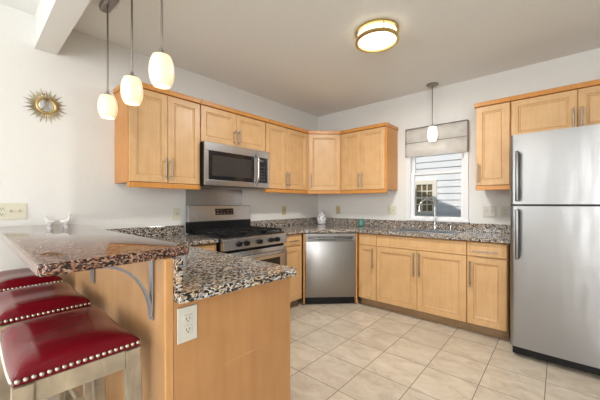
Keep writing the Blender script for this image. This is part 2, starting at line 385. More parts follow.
# ------------------------------------------------------------------ neighbouring house
nh = thing('neighbouring_house', 'white clapboard house wall seen through the kitchen window', 'house', (0.6, 3.0, -.5))
sd = NB(); pitch = .139; z = .0; k = 0
while z < 6.2:
    t = bmesh.new()
    v = [t.verts.new(c) for c in ((-7, -.022, z), (5, -.022, z), (5, -.002, z + pitch + .01), (-7, -.002, z + pitch + .01), (-7, 0.0, z), (5, 0.0, z))]
    t.faces.new((v[0], v[1], v[2], v[3])); t.faces.new((v[0], v[4], v[5], v[1])); merge(sd, t); z += pitch
box(sd, -7, 5, 0, .1, 0, 6.2)
obj('siding', sd, 'siding', nh)
wx0, wx1, wz0, wz1 = .415 - .6, .935 - .6, 1.0 + .5, 1.735 + .5
wf = NB(); c = .09
box(wf, wx0, wx0 + c, -.06, -.01, wz0, wz1, .003); box(wf, wx1 - c, wx1, -.06, -.01, wz0, wz1, .003)
box(wf, wx0 + c, wx1 - c, -.06, -.01, wz1 - c, wz1, .003); box(wf, wx0 + c, wx1 - c, -.07, -.01, wz0, wz0 + .06, .003)
nw = obj('window', wf, 'oldtrim', nh)
mt = NB(); ax0, ax1, az0, az1 = wx0 + c, wx1 - c, wz0 + .06, wz1 - c
for i in (1, 2): xx = ax0 + (ax1 - ax0) * i / 3; box(mt, xx - .011, xx + .011, -.045, -.025, az0, az1)
for i in (1, 3): zz = az0 + (az1 - az0) * i / 4; box(mt, ax0, ax1, -.044, -.026, zz - .011, zz + .011)
zz = (az0 + az1) / 2; box(mt, ax0, ax1, -.05, -.024, zz - .02, zz + .02)
obj('muntins', mt, 'oldtrim', nw)
obj('pane', box(NB(), ax0, ax1, -.03, -.022, az0, az1), 'oldglass', nw)

# ------------------------------------------------------------------ cabinets
def door_bm(x0, x1, z0, z1, yf, stile=.052, th=.02, flat=False):
    """recessed panel door; yf is the y of the front face (faces -y)"""
    t = bmesh.new()
    def ring(i, y): return [t.verts.new(c) for c in ((x0 + i, y, z0 + i), (x1 - i, y, z0 + i), (x1 - i, y, z1 - i), (x0 + i, y, z1 - i))]
    prof = [(0, yf + th), (0, yf + .003), (.003, yf)]
    if not flat:
        s = min(stile, (x1 - x0) * .22, (z1 - z0) * .28)
        prof += [(s, yf), (s + .003, yf + .009), (s + .011, yf + .010), (s + .015, yf + .005), (s + .021, yf + .010)]
    else:
        s = min(.02, (z1 - z0) * .16)
        prof += [(s, yf), (s + .003, yf + .003), (s + .007, yf + .003), (s + .010, yf)]
    rings = [ring(*p) for p in prof]
    t.faces.new(rings[0][::-1])
    for a, b in zip(rings, rings[1:]):
        for k in range(4): t.faces.new((a[k], a[(k + 1) % 4], b[(k + 1) % 4], b[k]))
    t.faces.new(rings[-1]); bmesh.ops.recalc_face_normals(t, faces=t.faces); return t
def pull_bm(x, z, yf, L=.16, horiz=False):
    b = NB(); off = .03; h = L / 2
    if horiz:
        cyl(b, (x - h, yf - off, z), (x + h, yf - off, z), .0062)
        for s in (-1, 1): cyl(b, (x + s * (h - .03), yf, z), (x + s * (h - .03), yf - off, z), .0045, 10)
    else:
        cyl(b, (x, yf - off, z - h), (x, yf - off, z + h), .0062)
        for s in (-1, 1): cyl(b, (x, yf, z + s * (h - .03)), (x, yf - off, z + s * (h - .03)), .0045, 10)
    return b
def front(parent, name, x0, x1, z0, z1, yf, pull=None, flat=False):
    g = .0018
    d = obj(name, door_bm(x0 + g, x1 - g, z0 + g, z1 - g, yf, flat=flat), 'maple', parent)
    if pull: obj('handle', pull_bm(pull[0], pull[1], yf, pull[2], pull[3] if len(pull) > 3 else False), 'nickel', d, True)
    return d
def cabinet(name, label, cat, loc, rotz, w, depth, zb, zt, fronts, group=None, crown=False, rail=False, toe=False, crown_ends=(0, 0)):
    """local: x 0..w, front of doors at y=-depth, back at y=0, z absolute from loc.z = 0"""
    c = thing(name, label, cat, loc, rotz, group)
    yb = -depth + .021
    b = NB()
    if 'sink' in label:
        box(b, .0005, w - .0005, yb, yb + .02, zb, zt); box(b, .0005, .02, yb + .02, -.001, zb, zt); box(b, w - .02, w - .0005, yb + .02, -.001, zb, zt)
        box(b, .02, w - .02, -.015, -.001, zb, zt); box(b, .02, w - .02, yb + .02, -.015, zb, zb + .02)
    else: box(b, .0005, w - .0005, yb, -.001, zb, zt)
    obj('body', b, 'trim', c)
    for fr in fronts: front(c, fr[0], fr[1], fr[2], fr[3], fr[4], -depth, fr[5] if len(fr) > 5 else None, fr[0] == 'drawer' or fr[0] == 'drawer_front')
    if crown: obj('crown_moulding', box(NB(), .0005 - crown_ends[0], w - .0005 + crown_ends[1], -depth - .012, -.001, zt, zt + .042, .004), 'trim', c)
    if rail: obj('light_rail', box(NB(), .0005, w - .0005, -depth - .002, -depth + .05, zb - .042, zb - .0003, .004), 'trim', c)
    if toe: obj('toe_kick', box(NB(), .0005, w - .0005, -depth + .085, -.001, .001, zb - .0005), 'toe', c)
    return c
DU = .34
UB, UT = 1.402, 2.182       # door zone of the uppers
A90 = PI / 2
UG = 'maple wall cabinets'
# wall A (faces +x): local x runs to world +y
def up(name, label, y0, y1, fronts, zb=UB, rail=True, ends=(0, 0)):
    return cabinet(name, label, 'cabinet', (0, y0, 0), A90, y1 - y0, DU, zb, UT, fronts, UG, True, rail, False, ends)
Y3, Y2, Ya, Yc = -2.897, -2.268, -1.433, -.661
hw = (Y2 - Y3) / 2; g = .004
up('wall_cabinet', 'tall two-door maple wall cabinet left of the microwave, behind the hanging pendants', Y3, Y2,
   [('door', g, hw, UB + .004, UT - .004, (hw - .026, 1.53, .19)), ('door', hw, 2 * hw - g, UB + .004, UT - .004, (hw + .026, 1.53, .19))], ends=(.012, 0))
w_ = Ya - Y2
up('wall_cabinet', 'short two-door maple cabinet directly above the microwave', Y2, Ya,
   [('door', g, w_ / 2, 1.825, UT - .004, (w_ / 2 - .026, 1.925, .17)), ('door', w_ / 2, w_ - g, 1.825, UT - .004, (w_ / 2 + .026, 1.925, .17))], zb=1.822, rail=False)
w_ = Yc - Ya; hm = -1.073 - Ya
up('wall_cabinet', 'two-door maple wall cabinet between the microwave and the corner cabinet', Ya, Yc,
   [('door', g, hm, UB + .004, UT - .004, (hm - .026, 1.53, .19)), ('door', hm, w_ - g, UB + .004, UT - .004, (hm + .026, 1.53, .19))])
# diagonal corner upper
cc = thing('corner_wall_cabinet', 'diagonal single-door maple wall cabinet in the room corner above the dishwasher', 'cabinet', (0, 0, 0), 0, UG)
def diag_poly(c, d, e=0): # e pushes the diagonal outwards
    return [(.001, -.001), (.001, -c + .0005), (d + e * .0, -c + .0005), (c - .0005, -d), (c - .0005, -.001)]
obj('body', prism(NB(), diag_poly(.661, DU - .021), UB, UT), 'trim', cc)
dlen = math.hypot(.661 - DU, .661 - DU)
dcc = obj('door', door_bm(.012, dlen - .012, UB + .004, UT - .004, 0, th=.02), 'maple', cc)
# local frame of the diagonal face: origin at left end, x along diagonal
MD = Matrix.Translation((DU, -.661, 0)) @ Matrix.Rotation(PI / 4, 4, 'Z')
dcc.matrix_local = MD
obj('handle', pull_bm(.045, 1.53, 0, .19), 'nickel', dcc, True)
def diag_strip(z0, z1, off, back):
    n = Vector((.7071, -.7071)); a = Vector((DU, -.6605)); b = Vector((.6605, -DU))
    if back: poly = [(.001, -.001), (.001, -.6605), (DU + off * 1.0, -.6605), (.6605, -DU - off * 1.0), (.6605, -.001)]
    else: poly = [tuple(a + n * .002), tuple(b + n * .002), tuple(b - n * .045), tuple(a - n * .045)]
    return prism(NB(), poly, z0, z1, .003)
obj('crown_moulding', diag_strip(UT, UT + .042, .012, True), 'trim', cc)
obj('light_rail', diag_strip(UB - .042, UB - .0003, 0, False), 'trim', cc)
# wall B uppers
X1 = 1.325; w_ = X1 - .661
cabinet('wall_cabinet', 'two-door maple wall cabinet between the corner cabinet and the window', 'cabinet', (.661, 0, 0), 0, w_, DU, UB, UT,
        [('door', g, w_ / 2 - .02, UB + .004, UT - .004, (w_ / 2 - .046, 1.53, .19)), ('door', w_ / 2 - .02, w_ - .022, UB + .004, UT - .004, (w_ / 2 + .006, 1.53, .19))], UG, True, True, False, (0, .012))
cabinet('wall_cabinet', 'narrow single-door maple wall cabinet left of the refrigerator', 'cabinet', (2.283, 0, 0), 0, .29, DU, UB, UT + .016,
        [('door', g, .29 - g, UB + .004, UT + .012, (.03, 1.53, .19))], UG, True, True, False, (.012, 0))
w_ = .93
cabinet('wall_cabinet', 'wide low two-door maple cabinet above the refrigerator', 'cabinet', (2.573, 0, 0), 0, w_, DU, 1.83, UT + .016,
        [('door', g, w_ / 2, 1.834, UT + .012, (w_ / 2 - .026, 1.94, .19)), ('door', w_ / 2, w_ - g, 1.834, UT + .012, (w_ / 2 + .026, 1.94, .19))], UG, True, False, False)
# base cabinets
FB = .62; BZ0, BZ1 = .094, .868; DZ = .733
BG = 'maple base cabinets'
w_ = .363
cabinet('base_cabinet', 'narrow maple base cabinet with drawer between range and dishwasher', 'cabinet', (0, -1.45, 0), A90, w_, FB, BZ0, BZ1,
        [('drawer', g, w_ - .025, DZ + .002, BZ1 - .004, (w_ / 2 - .01, .795, .16, True)), ('door', g, w_ - .025, BZ0 + .003, DZ - .002, (.045, .62, .2))], BG, toe=True)
def baseB(label, x0, x1, fr): return cabinet('base_cabinet', label, 'cabinet', (x0, 0, 0), 0, x1 - x0, FB, BZ0, BZ1, fr, BG, toe=True)
w_ = 1.332 - 1.088
baseB('narrowest maple base cabinet, just right of the dishwasher', 1.088, 1.332, [('drawer', .02, w_ - .002, DZ + .002, BZ1 - .004), ('door', .02, w_ - .002, BZ0 + .003, DZ - .002, (w_ - .035, .595, .24))])
w_ = 2.264 - 1.332; h_ = 1.798 - 1.332
baseB('wide two-door maple sink cabinet under the window', 1.332, 2.264, [('drawer_front', .002, w_ - .002, DZ + .002, BZ1 - .004),
      ('door', .002, h_, BZ0 + .003, DZ - .002, (h_ - .028, .585, .25)), ('door', h_, w_ - .002, BZ0 + .003, DZ - .002, (h_ + .03, .585, .25))])
w_ = 2.586 - 2.264
baseB('maple base cabinet with one drawer and one door beside the refrigerator', 2.264, 2.586, [('drawer', .002, w_ - .006, DZ + .002, BZ1 - .004, (w_ / 2 - .01, .786, .20, True)),
      ('door', .002, w_ - .006, BZ0 + .003, DZ - .002, (.032, .57, .24))])
# left of the range
cabinet('base_cabinet', 'maple base cabinet between range and peninsula, mostly hidden by granite', 'cabinet', (0, -2.70, 0), A90, .43, FB, BZ0, BZ1,
        [('drawer', .002, .428, DZ + .002, BZ1 - .004, (.215, .795, .16, True)), ('door', .002, .428, BZ0 + .003, DZ - .002, (.36, .6, .2))], BG, toe=True)
# peninsula cabinet: fronts face +y (kitchen side), end panel faces +x
pc = thing('peninsula_cabinet', 'maple peninsula base with a broad plain end panel and wall outlet', 'cabinet', (0.66, -3.272, 0), 0)
obj('body', box(NB(), .0, 1.218, 0.0, .58, BZ0, BZ1), 'trim', pc)
obj('toe_kick', box(NB(), .0, 1.218, 0.0, .50, .001, BZ0 - .0005), 'trim', pc)
for i in range(3):
    x0, x1 = .03 + i * .39, .03 + (i + 1) * .39
    R = Matrix.Rotation(PI, 4, 'Z')
    for nm, za, zb_, pl in (('drawer', DZ + .002, BZ1 - .004, (0, .795, .16, True)), ('door', BZ0 + .003, DZ - .002, (.12, .6, .2, False))):
        d = obj(nm, door_bm(-.193, .193, za, zb_, 0, flat=nm == 'drawer'), 'maple', pc)
        d.matrix_local = Matrix.Translation(((x0 + x1) / 2, .601, 0)) @ R
        obj('handle', pull_bm(pl[0], pl[1], 0, pl[2], pl[3]), 'nickel', d, True)
obj('end_panel', box(NB(), 1.2185, 1.24, -.001, .602, .001, .8785, .002), 'panel', pc)

sc_ = NB(); 
tube(sc_, [(1.2402, .205, .573), (1.2403, .33, .573), (1.2402, .45, .575)], .0012, 6, [.0004, .0014, .0004])
obj('scratch', sc_, 'maple', pc)
# knee wall under the bar
kw = thing('bar_knee_wall', 'tall maple-panelled knee wall carrying the raised bar, behind the red stools', 'bar', (0, -3.30, 0))
obj('panel', box(NB(), .001, 1.884, .0, .024, .001, 1.032), 'knee', kw)
obj('corner_post', box(NB(), 1.8845, 1.903, -.004, .0265, .001, 1.032, .004), 'post', kw)

# ------------------------------------------------------------------ granite
cw = thing('granite_countertop', 'speckled tan and black granite countertop of the sink run with backsplash', 'countertop', (0, 0, .879))
th = .035
sx0, sx1, sy0, sy1 = 1.47, 2.10, -.50, -.13
CO = .645
q = .62 + .025
top = NB()
# corner piece (diagonal front over the dishwasher), then around the sink
prism(top, [(.001, -.001), (.001, -1.449), (CO, -1.449), (CO, -1.096), (1.096, -CO), (sx0, -CO), (sx0, -.001)], 0, th)
prism(top, [(sx0, -CO), (sx1, -CO), (sx1, sy0), (sx0, sy0)], 0, th)
prism(top, [(sx0, sy1), (sx1, sy1), (sx1, -.001), (sx0, -.001)], 0, th)
prism(top, [(sx1, -CO), (2.602, -CO), (2.602, -.001), (sx1, -.001)], 0, th)
bmesh.ops.remove_doubles(top, verts=top.verts, dist=.0001)
obj('slab', top, 'granite', cw)
bs = NB(); box(bs, .001, .022, -1.44, -.001, th + .0005, th + .092, .002); box(bs, .0225, 2.602, -.022, -.001, th + .0005, th + .092, .002)
obj('backsplash', bs, 'granite', cw)
cl = thing('granite_countertop', 'speckled granite peninsula countertop turning the corner left of the range', 'countertop', (0, 0, .879))
obj('slab', prism(NB(), [(.001, -2.269), (.001, -3.275), (1.948, -3.275), (1.978, -2.715), (1.965, -2.690), (.645, -2.655), (.645, -2.269)], 0, th, .005, 2), 'granite', cl)
obj('backsplash', box(NB(), .001, .022, -3.245, -2.275, th + .0005, th + .092, .002), 'granite', cl)
obj('riser', box(NB(), .001, 1.925, -3.2745, -3.25, th + .0005, .1528, .002), 'granite', cl)
bt = tag(obj('bar_countertop', prism(NB(), [(.001, -3.19), (.001, -3.635), (1.89, -3.635), (1.906, -3.619), (1.868, -3.203), (1.853, -3.19)], 1.0325, 1.067, .005, 3), 'bar_granite', smooth=True, angle=30),
         'raised bar counter of polished rust and black granite against the left wall', 'countertop')

# ------------------------------------------------------------------ sink and faucet
sk = thing('kitchen_sink', 'double bowl stainless steel sink set in granite under the window', 'sink', ((sx0 + sx1) / 2, (sy0 + sy1) / 2, .914))
def bowl(x0, x1, y0, y1, dp):
    b = NB(); t_ = .003
    box(b, x0, x1, y0, y1, -dp, -dp + t_); box(b, x0, x0 + t_, y0, y1, -dp + t_, -.001); box(b, x1 - t_, x1, y0, y1, -dp + t_, -.001)
    box(b, x0 + t_, x1 - t_, y0, y0 + t_, -dp + t_, -.001); box(b, x0 + t_, x1 - t_, y1 - t_, y1, -dp + t_, -.001); return b
hx, hy = (sx1 - sx0) / 2, (sy1 - sy0) / 2
for a, b_ in ((-hx + .004, -.012), (.012, hx - .004)):
    bo = obj('bowl', bowl(a, b_, -hy + .004, hy - .004, .19), 'steel', sk)
    obj('drain', lathe(NB(), [(.04, 0), (.042, .003), (.03, .003), (.028, .001)], 24, Matrix.Translation(((a + b_) / 2, 0, -.187))), 'chrome', bo, True)
rm = NB(); o_ = .016
box(rm, -hx - o_, hx + o_, -hy - o_, -hy + .006, .0006, .006, .002); box(rm, -hx - o_, hx + o_, hy - .006, hy + o_, .0006, .006, .002)
box(rm, -hx - o_, -hx + .006, -hy + .006, hy - .006, .0006, .006, .002); box(rm, hx - .006, hx + o_, -hy + .006, hy - .006, .0006, .006, .002)
box(rm, -.0125, .0125, -hy + .006, hy - .006, -.004, .0055, .002)
obj('rim', rm, 'steel', sk)
fc = thing('kitchen_faucet', 'tall chrome gooseneck faucet standing behind the sink', 'faucet', (1.812, -.075, .9145), -PI / 4)
obj('base', lathe(NB(), [(.028, 0), (.028, .006), (.02, .012), (.019, .07), (.014, .078)], 28), 'chrome', fc, True)
pts = [(0, 0, .075), (0, 0, .262)] + [(0, -.095 + .095 * math.cos(a), .262 + .095 * math.sin(a)) for a in [PI * k / 16 for k in range(1, 17)]] + [(0, -.19, .25)]
obj('spout', tube(NB(), pts, .0105, 16), 'chrome', fc, True)
obj('spray_head', lathe(NB(), [(.011, 0), (.014, -.015), (.014, -.06), (.011, -.064)], 20, Matrix.Translation((0, -.19, .252))), 'chrome', fc, True)
obj('lever', tube(NB(), [(.015, 0, .045), (.05, 0, .05), (.105, 0, .075)], .007, 12, [.011, .009, .005]), 'chrome', fc, True)
sp_ = thing('soap_dispenser', 'small chrome soap dispenser right of the faucet', 'dispenser', (1.985, -.075, .9145))
obj('base', lathe(NB(), [(.02, 0), (.02, .005), (.012, .01), (.011, .06)], 20), 'chrome', sp_, True)
obj('nozzle', tube(NB(), [(0, 0, .06), (0, -.005, .075), (0, -.03, .08), (0, -.06, .074)], .007, 12), 'chrome', sp_, True)

# ------------------------------------------------------------------ dishwasher (diagonal)
dl = math.hypot(1.086 - .62, 1.086 - .62)
dwm = thing('dishwasher', 'stainless steel dishwasher set diagonally in the corner', 'dishwasher', (.62, -1.086, 0), PI / 4)
m0 = .024
M['dw'] = steel('dishwasher_stainless', (.34, .33, .32), .32)
obj('body', box(NB(), m0 + .002, dl - m0 - .002, .056, .42, .012, .868), 'black', dwm)
t = NB(); box(t, m0, dl - m0, -.012, .028, .100, .775, .006); 
obj('door', t, 'dw', dwm, True)
t = NB(); box(t, m0, dl - m0, -.012, .028, .832, .868, .004); box(t, m0, m0 + .03, -.012, .028, .777, .831, .003); box(t, dl - m0 - .03, dl - m0, -.012, .028, .777, .831, .003)
obj('control_panel', t, 'dw', dwm)
obj('pocket', box(NB(), m0 + .031, dl - m0 - .031, .012, .028, .777, .831), 'dark_steel', dwm)
hp = [(dl / 2 + (k / 12 - .5) * 2 * .26, -.01 - .028 * math.sin(PI * k / 12) ** .6, .815 - .012 * math.sin(PI * k / 12)) for k in range(13)]
obj('handle', tube(NB(), hp, .008, 12, flat=1.5), 'dark_steel', dwm, True)
obj('toe_panel', box(NB(), m0, dl - m0, .045, .055, .005, .112), 'black', dwm)
for (a, b_) in ((-.0, m0 - .003), (dl - m0 + .003, dl)):
    f = obj('filler_strip', box(NB(), a + .001, b_ - .001, -.001, .03, .02, .868), 'trim', dwm)

# ------------------------------------------------------------------ range
RY0, RY1 = -2.262, -1.456; RW = RY1 - RY0
rg = thing('gas_range', 'stainless steel gas range with black cast iron grates', 'range', (0, RY0, 0), A90)
# local: x 0..RW (to +y world), -y = front
obj('body', box(NB(), .002, RW - .002, -.66, -.03, .03, .905, .003), 'black', rg)
obj('cooktop', box(NB(), .0, RW, -.675, -.10, .906, .922, .004), 'black', rg)
# control panel tilted
t = NB(); prism_pts = [(-.66, .80), (-.712, .805), (-.70, .90), (-.676, .912), (-.66, .912)]
def yz_prism(bm, poly, x0, x1, bev=0):
    t = bmesh.new(); vs = [t.verts.new((x0, y, z)) for y, z in poly]; f = t.faces.new(vs)
    r = bmesh.ops.extrude_face_region(t, geom=[f])
    for v in r['geom']:
        if isinstance(v, bmesh.types.BMVert): v.co.x = x1
    bmesh.ops.recalc_face_normals(t, faces=t.faces)
    if bev: bmesh.ops.bevel(t, geom=t.edges[:], offset=bev, segments=2, affect='EDGES', profile=.5)
    merge(bm, t); return bm
cp = obj('control_panel', yz_prism(NB(), prism_pts, .001, RW - .001, .003), 'steel', rg)
for ky in (-2.092, -2.005, -1.844, -1.69, -1.605):
    kx = ky - RY0
    k = NB(); lathe(k, [(.026, 0), (.026, .006), (.021, .010), (.019, .032), (.016, .035)], 24, axis_mat((kx, -.7055, .853), (0, -1, .12)))
    box(k, kx - .004, kx + .004, -.748, -.738, .836, .875, .002)
    obj('knob', k, 'knob', rg, True)
od = obj('oven_door', box(NB(), .004, RW - .004, -.70, -.662, .23, .778, .006), 'steel', rg, True)
obj('oven_window', box(NB(), .10, RW - .10, -.7035, -.70, .33, .665, .001), 'blackglass', od)
hpts = [(.05 + (RW - .1) * k / 16, -.70 - .052 * min(1, math.sin(PI * k / 16) * 2.2), .725) for k in range(17)]
obj('handle', tube(NB(), hpts, .016, 14), 'steel', od, True)
obj('bottom_drawer', box(NB(), .004, RW - .004, -.70, -.662, .06, .222, .006), 'steel', rg, True)
# back guard
bgp = obj('back_guard', yz_prism(NB(), [(-.03, 1.035), (-.095, 1.035), (-.075, 1.205), (-.03, 1.205)], .004, RW - .004, .004), 'steel', rg)
obj('vent_panel', box(NB(), .004, RW - .004, -.098, -.03, .923, 1.033, .003), 'black', rg)
dx0 = -1.944 - RY0; dx1 = -1.705 - RY0
t = NB(); yz_prism(t, [(-.08, 1.10), (-.0895, 1.10), (-.0815, 1.17), (-.07, 1.17)], dx0, dx1, .001)
dsp = obj('display', t, 'blackglass', bgp)
t = NB()
for i in range(5):
    for j in range(2):
        if 1 <= i <= 2 and j == 1: continue
        cx = dx0 + .03 + i * .045; cz = 1.118 + j * .03
        obj('button', box(NB(), cx - .011, cx + .011, -.0885 + j * .0035 - .001, -.0875 + j * .0035, cz - .003, cz + .003), 'dark_steel', dsp)
# burners and grates
for bx_, by_ in ((.2, -.24), (.2, -.54), (RW / 2, -.39), (RW - .2, -.24), (RW - .2, -.54)):
    obj('burner', lathe(NB(), [(.05, 0), (.05, .006), (.036, .008), (.036, .017), (.03, .02)], 24, Matrix.Translation((bx_, by_, .9225))), 'iron', rg, True)
for i in range(3):
    gx0 = .02 + i * (RW - .04) / 3 + .003; gx1 = .02 + (i + 1) * (RW - .04) / 3 - .003
    t = NB(); z0, z1 = .944, .957; s = .006
    for yy in (-.655, -.12): box(t, gx0, gx1, yy - s, yy + s, z0, z1, .002)
    for xx in (gx0 + s, gx1 - s): box(t, xx - s, xx + s, -.648, -.127, z0 + .001, z1 - .001, .002)
    cx = (gx0 + gx1) / 2; box(t, cx - s * .8, cx + s * .8, -.648, -.127, z0 + .002, z1 + .003, .002)
    for yy in (-.54, -.46, -.39, -.32, -.24): box(t, gx0 + .013, gx1 - .013, yy - s * .7, yy + s * .7, z0 + .003, z1 + .001, .002)
    for yy in (-.64, -.135):
        for xx in (gx0 + .01, gx1 - .01): box(t, xx - .007, xx + .007, yy - .007, yy + .007, .9225, z0, .001)
    obj('grate', t, 'iron', rg)
for xx in (.05, RW - .05):
    for yy in (-.6, -.1): obj('foot', cyl(NB(), (xx, yy, .0), (xx, yy, .03), .018), 'rubber', rg)
tag(obj('splash_plate', box(NB(), .001, .006, -2.245, -1.516, 1.01, 1.392, .001), 'steel'), 'stainless steel sheet on the wall behind the range, under the microwave', 'backsplash')

# ------------------------------------------------------------------ microwave
MW0, MW1 = -2.266, -1.437; MW = MW1 - MW0
mw = thing('microwave', 'over-the-range stainless microwave with black window and curved handle', 'microwave', (0, MW0, 1.403), A90)
obj('body', box(NB(), .002, MW - .002, -.3915, -.001, .0, .416, .003), 'black', mw)
dr = NB(); yf, yb = -.405, -.392
a0, a1, b0, b1 = .045, .60, .055, .335       # window opening
box(dr, .0, MW - .0, yf, yb, b1 + .0, .416, .004); box(dr, 0, MW, yf, yb, 0, b0, .004)
box(dr, 0, a0, yf, yb, b0, b1, .002); box(dr, MW - .022, MW, yf, yb, b0, b1, .002)
box(dr, a1 + .01, a1 + .055, yf, yb, b0, b1, .002)
obj('door', dr, 'steel', mw)
obj('window_surround', box(NB(), a0, a1 + .0095, yf + .003, yb, b0 + .0005, b1 - .0005), 'blackglass', mw)
obj('window', box(NB(), a0 + .04, a1 - .035, yf + .0015, yf + .0028, b0 + .04, b1 - .04), 'mwglass', mw)
cpn = obj('control_panel', box(NB(), a1 + .0555, MW - .0225, yf + .002, yb, b0 + .0005, b1 - .0005), 'blackglass', mw)
t = NB()
for i in range(3):
    for j in range(5):
        cx = a1 + .08 + i * .035; cz = b0 + .035 + j * .035; obj('button', box(NB(), cx - .008, cx + .008, yf + .0012, yf + .0019, cz - .0035, cz + .0035), 'dark_steel', cpn)
obj('clock_display', box(NB(), a1 + .075, a1 + .14, yf + .0012, yf + .0019, b1 - .045, b1 - .022), 'dark_steel', cpn)
hpts = [(a1 + .03, yf - .045 * min(1, 1.6 * math.sin(PI * k / 14)), .025 + .355 * k / 14) for k in range(15)]
obj('handle', tube(NB(), hpts, .012, 14), 'steel', mw, True)
obj('vent_grille', box(NB(), .05, MW - .05, -.36, -.05, -.012, -.0005, .002), 'dark_steel', mw)

# ------------------------------------------------------------------ refrigerator
FX0, FX1 = 2.624, 3.48; FW = FX1 - FX0
fr = thing('refrigerator', 'tall stainless steel top-freezer refrigerator at the right', 'refrigerator', (FX0, 0, 0))
obj('body', box(NB(), .008, FW - .008, -.77, -.04, .03, 1.765, .005), 'dark_steel', fr)
def fdoor(z0, z1):
    t = bmesh.new(); pts = []
    R_ = .028; yf = -.858; yb = -.775
    pts.append((0, yb)); 
    for k in range(9):
        a = PI + (PI / 2) * k / 8; pts.append((R_ + R_ * math.cos(a), yf + R_ + R_ * math.sin(a)))
    n = 10
    for k in range(1, n): x = R_ + (FW - 2 * R_) * k / n; pts.append((x, yf - .012 * math.sin(PI * k / n)))
    for k in range(9):
        a = 1.5 * PI + (PI / 2) * k / 8; pts.append((FW - R_ + R_ * math.cos(a), yf + R_ + R_ * math.sin(a)))
    pts.append((FW, yb)); bm = NB(); prism(bm, pts, z0, z1); return bm
for (z0, z1, nm, hz) in ((1.222, 1.775, 'freezer_door', (1.245, 1.64)), (.088, 1.206, 'refrigerator_door', (.79, 1.185))):
    d = obj(nm, fdoor(z0, z1), 'fridge', fr, True, 30)
    hb = NB(); z0h, z1h = hz
    box(hb, .038, .062, -.918, -.898, z0h, z1h, .007, 3)
    for zz in (z0h + .012, z1h - .047): box(hb, .041, .059, -.900, -.857, zz, zz + .035, .005)
    ho = obj('handle', hb, 'dark_steel', d, True)
    obj('grip', box(NB(), .0625, .068, -.916, -.896, z0h + .012, z1h - .012, .002), 'rubber', ho)
    obj('gasket', box(NB(), .012, FW - .012, -.7745, -.7705, z0 + .01, z1 - .01), 'rubber', d)
obj('door_gap_shade', box(NB(), .004, FW - .004, -.848, -.771, 1.2065, 1.2215), 'rubber', fr)  # dark strip standing in for the shade between the two doors
obj('grille', box(NB(), .015, FW - .015, -.82, -.771, .018, .082, .004), 'black', fr)
for xx in (.06, FW - .06):
    for yy in (-.74, -.1): obj('foot', cyl(NB(), (xx, yy, 0), (xx, yy, .03), .02), 'rubber', fr)
obj('hinge_cover', box(NB(), FW - .09, FW - .01, -.84, -.74, 1.7755, 1.79, .003), 'dark_steel', fr)

# ------------------------------------------------------------------ roman shade
rs_ = thing('roman_shade', 'folded linen roman shade with thin taupe binding over the window', 'window shade', (1.803, -.022, 1.81))
t = bmesh.new(); cols = 40; rows = 24; hw_ = .346; V = []
for j in range(rows + 1):
    zz = .35 * j / rows; row = []
    for i in range(cols + 1):
        x = -hw_ + 2 * hw_ * i / cols
        yy = -.014 - .020 * abs(math.sin(PI * zz / .175)) ** .8 - .004 * math.sin(x * 31 + zz * 9) * (1 - zz / .35 * .5)
        zb = .010 * math.sin(x * 17) * (1 - j / rows) * .6
        row.append(t.verts.new((x, yy, zz + (zb if j < 4 else 0))))
    V.append(row)
for j in range(rows):
    for i in range(cols): t.faces.new((V[j][i], V[j][i + 1], V[j + 1][i + 1], V[j + 1][i]))
r = bmesh.ops.solidify(t, geom=t.faces[:], thickness=.003)
obj('fabric', t, 'linen', rs_, True, 60)
t = NB(); box(t, -hw_ - .004, hw_ + .004, -.040, .002, .350, .354)
for z0 in (.173,): box(t, -hw_ - .002, hw_ + .002, -.024, -.018, z0, z0 + .004)
for s in (-1, 1): box(t, s * (hw_ + .003) - .003, s * (hw_ + .003) + .003, -.036, .002, -.0, .350)
obj('binding', t, 'taupe', rs_)

# ------------------------------------------------------------------ hanging lights
def barrel(R, Hh, neck=.55, mouth=.72):
    prof = []
    for k in range(19):
        u = k / 18; r = R * (neck + (1 - neck) * math.sin(PI * min(1, u * 1.06 + .0)) ** .55) if False else None
        # bulge profile: widest just below middle
        a = (u - .52) / .52
        r = R * (1 - (.36 if a > 0 else .28) * abs(a) ** 2.4)
        prof.append((r, Hh * (1 - u)))
    prof = [(R * .30, Hh + .004), (R * .55, Hh + .001)] + prof[0:]
    inner = [(max(r - .004, .01), z) for r, z in prof[3:]][::-1]
    return prof + inner
def hang_shade(parent, x, y, ztop, zbot, R, zceil, mat='opal'):
    b = NB(); lathe(b, barrel(R, ztop - zbot), 36, Matrix.Translation((x, y, zbot)), cap=False)
    s = obj('lamp_shade', b, mat, parent, True, 60)
    obj('bulb', lathe(NB(), [(.012, .075), (.016, .06), (.026, .035), (.024, .018), (.012, .006), (.002, .003)], 20, Matrix.Translation((x, y, zbot + (ztop - zbot) * .35))), 'opal_hot', s, True)
    obj('cap', lathe(NB(), [(R * .42, -.002), (R * .40, .012), (R * .16, .022), (.008, .035)], 24, Matrix.Translation((x, y, ztop))), 'nickel', parent, True)
    obj('rod', cyl(NB(), (x, y, ztop + .03), (x, y, zceil), .0058, 12), 'nickel', parent, True)
PY = -3.107
pt = thing('pendant_light', 'three warm opal glass pendants hanging from one nickel bar over the counter', 'pendant light', (.965, PY, H - .001))
cb = NB(); prism(cb, [( -.45 + .034 * math.cos(a) if math.cos(a) < 0 else .50 + .034 * math.cos(a), .034 * math.sin(a)) for a in [2 * PI * (k + .5) / 32 for k in range(32)]], -.03, 0, .004)
obj('canopy_bar', cb, 'nickel', pt, True)
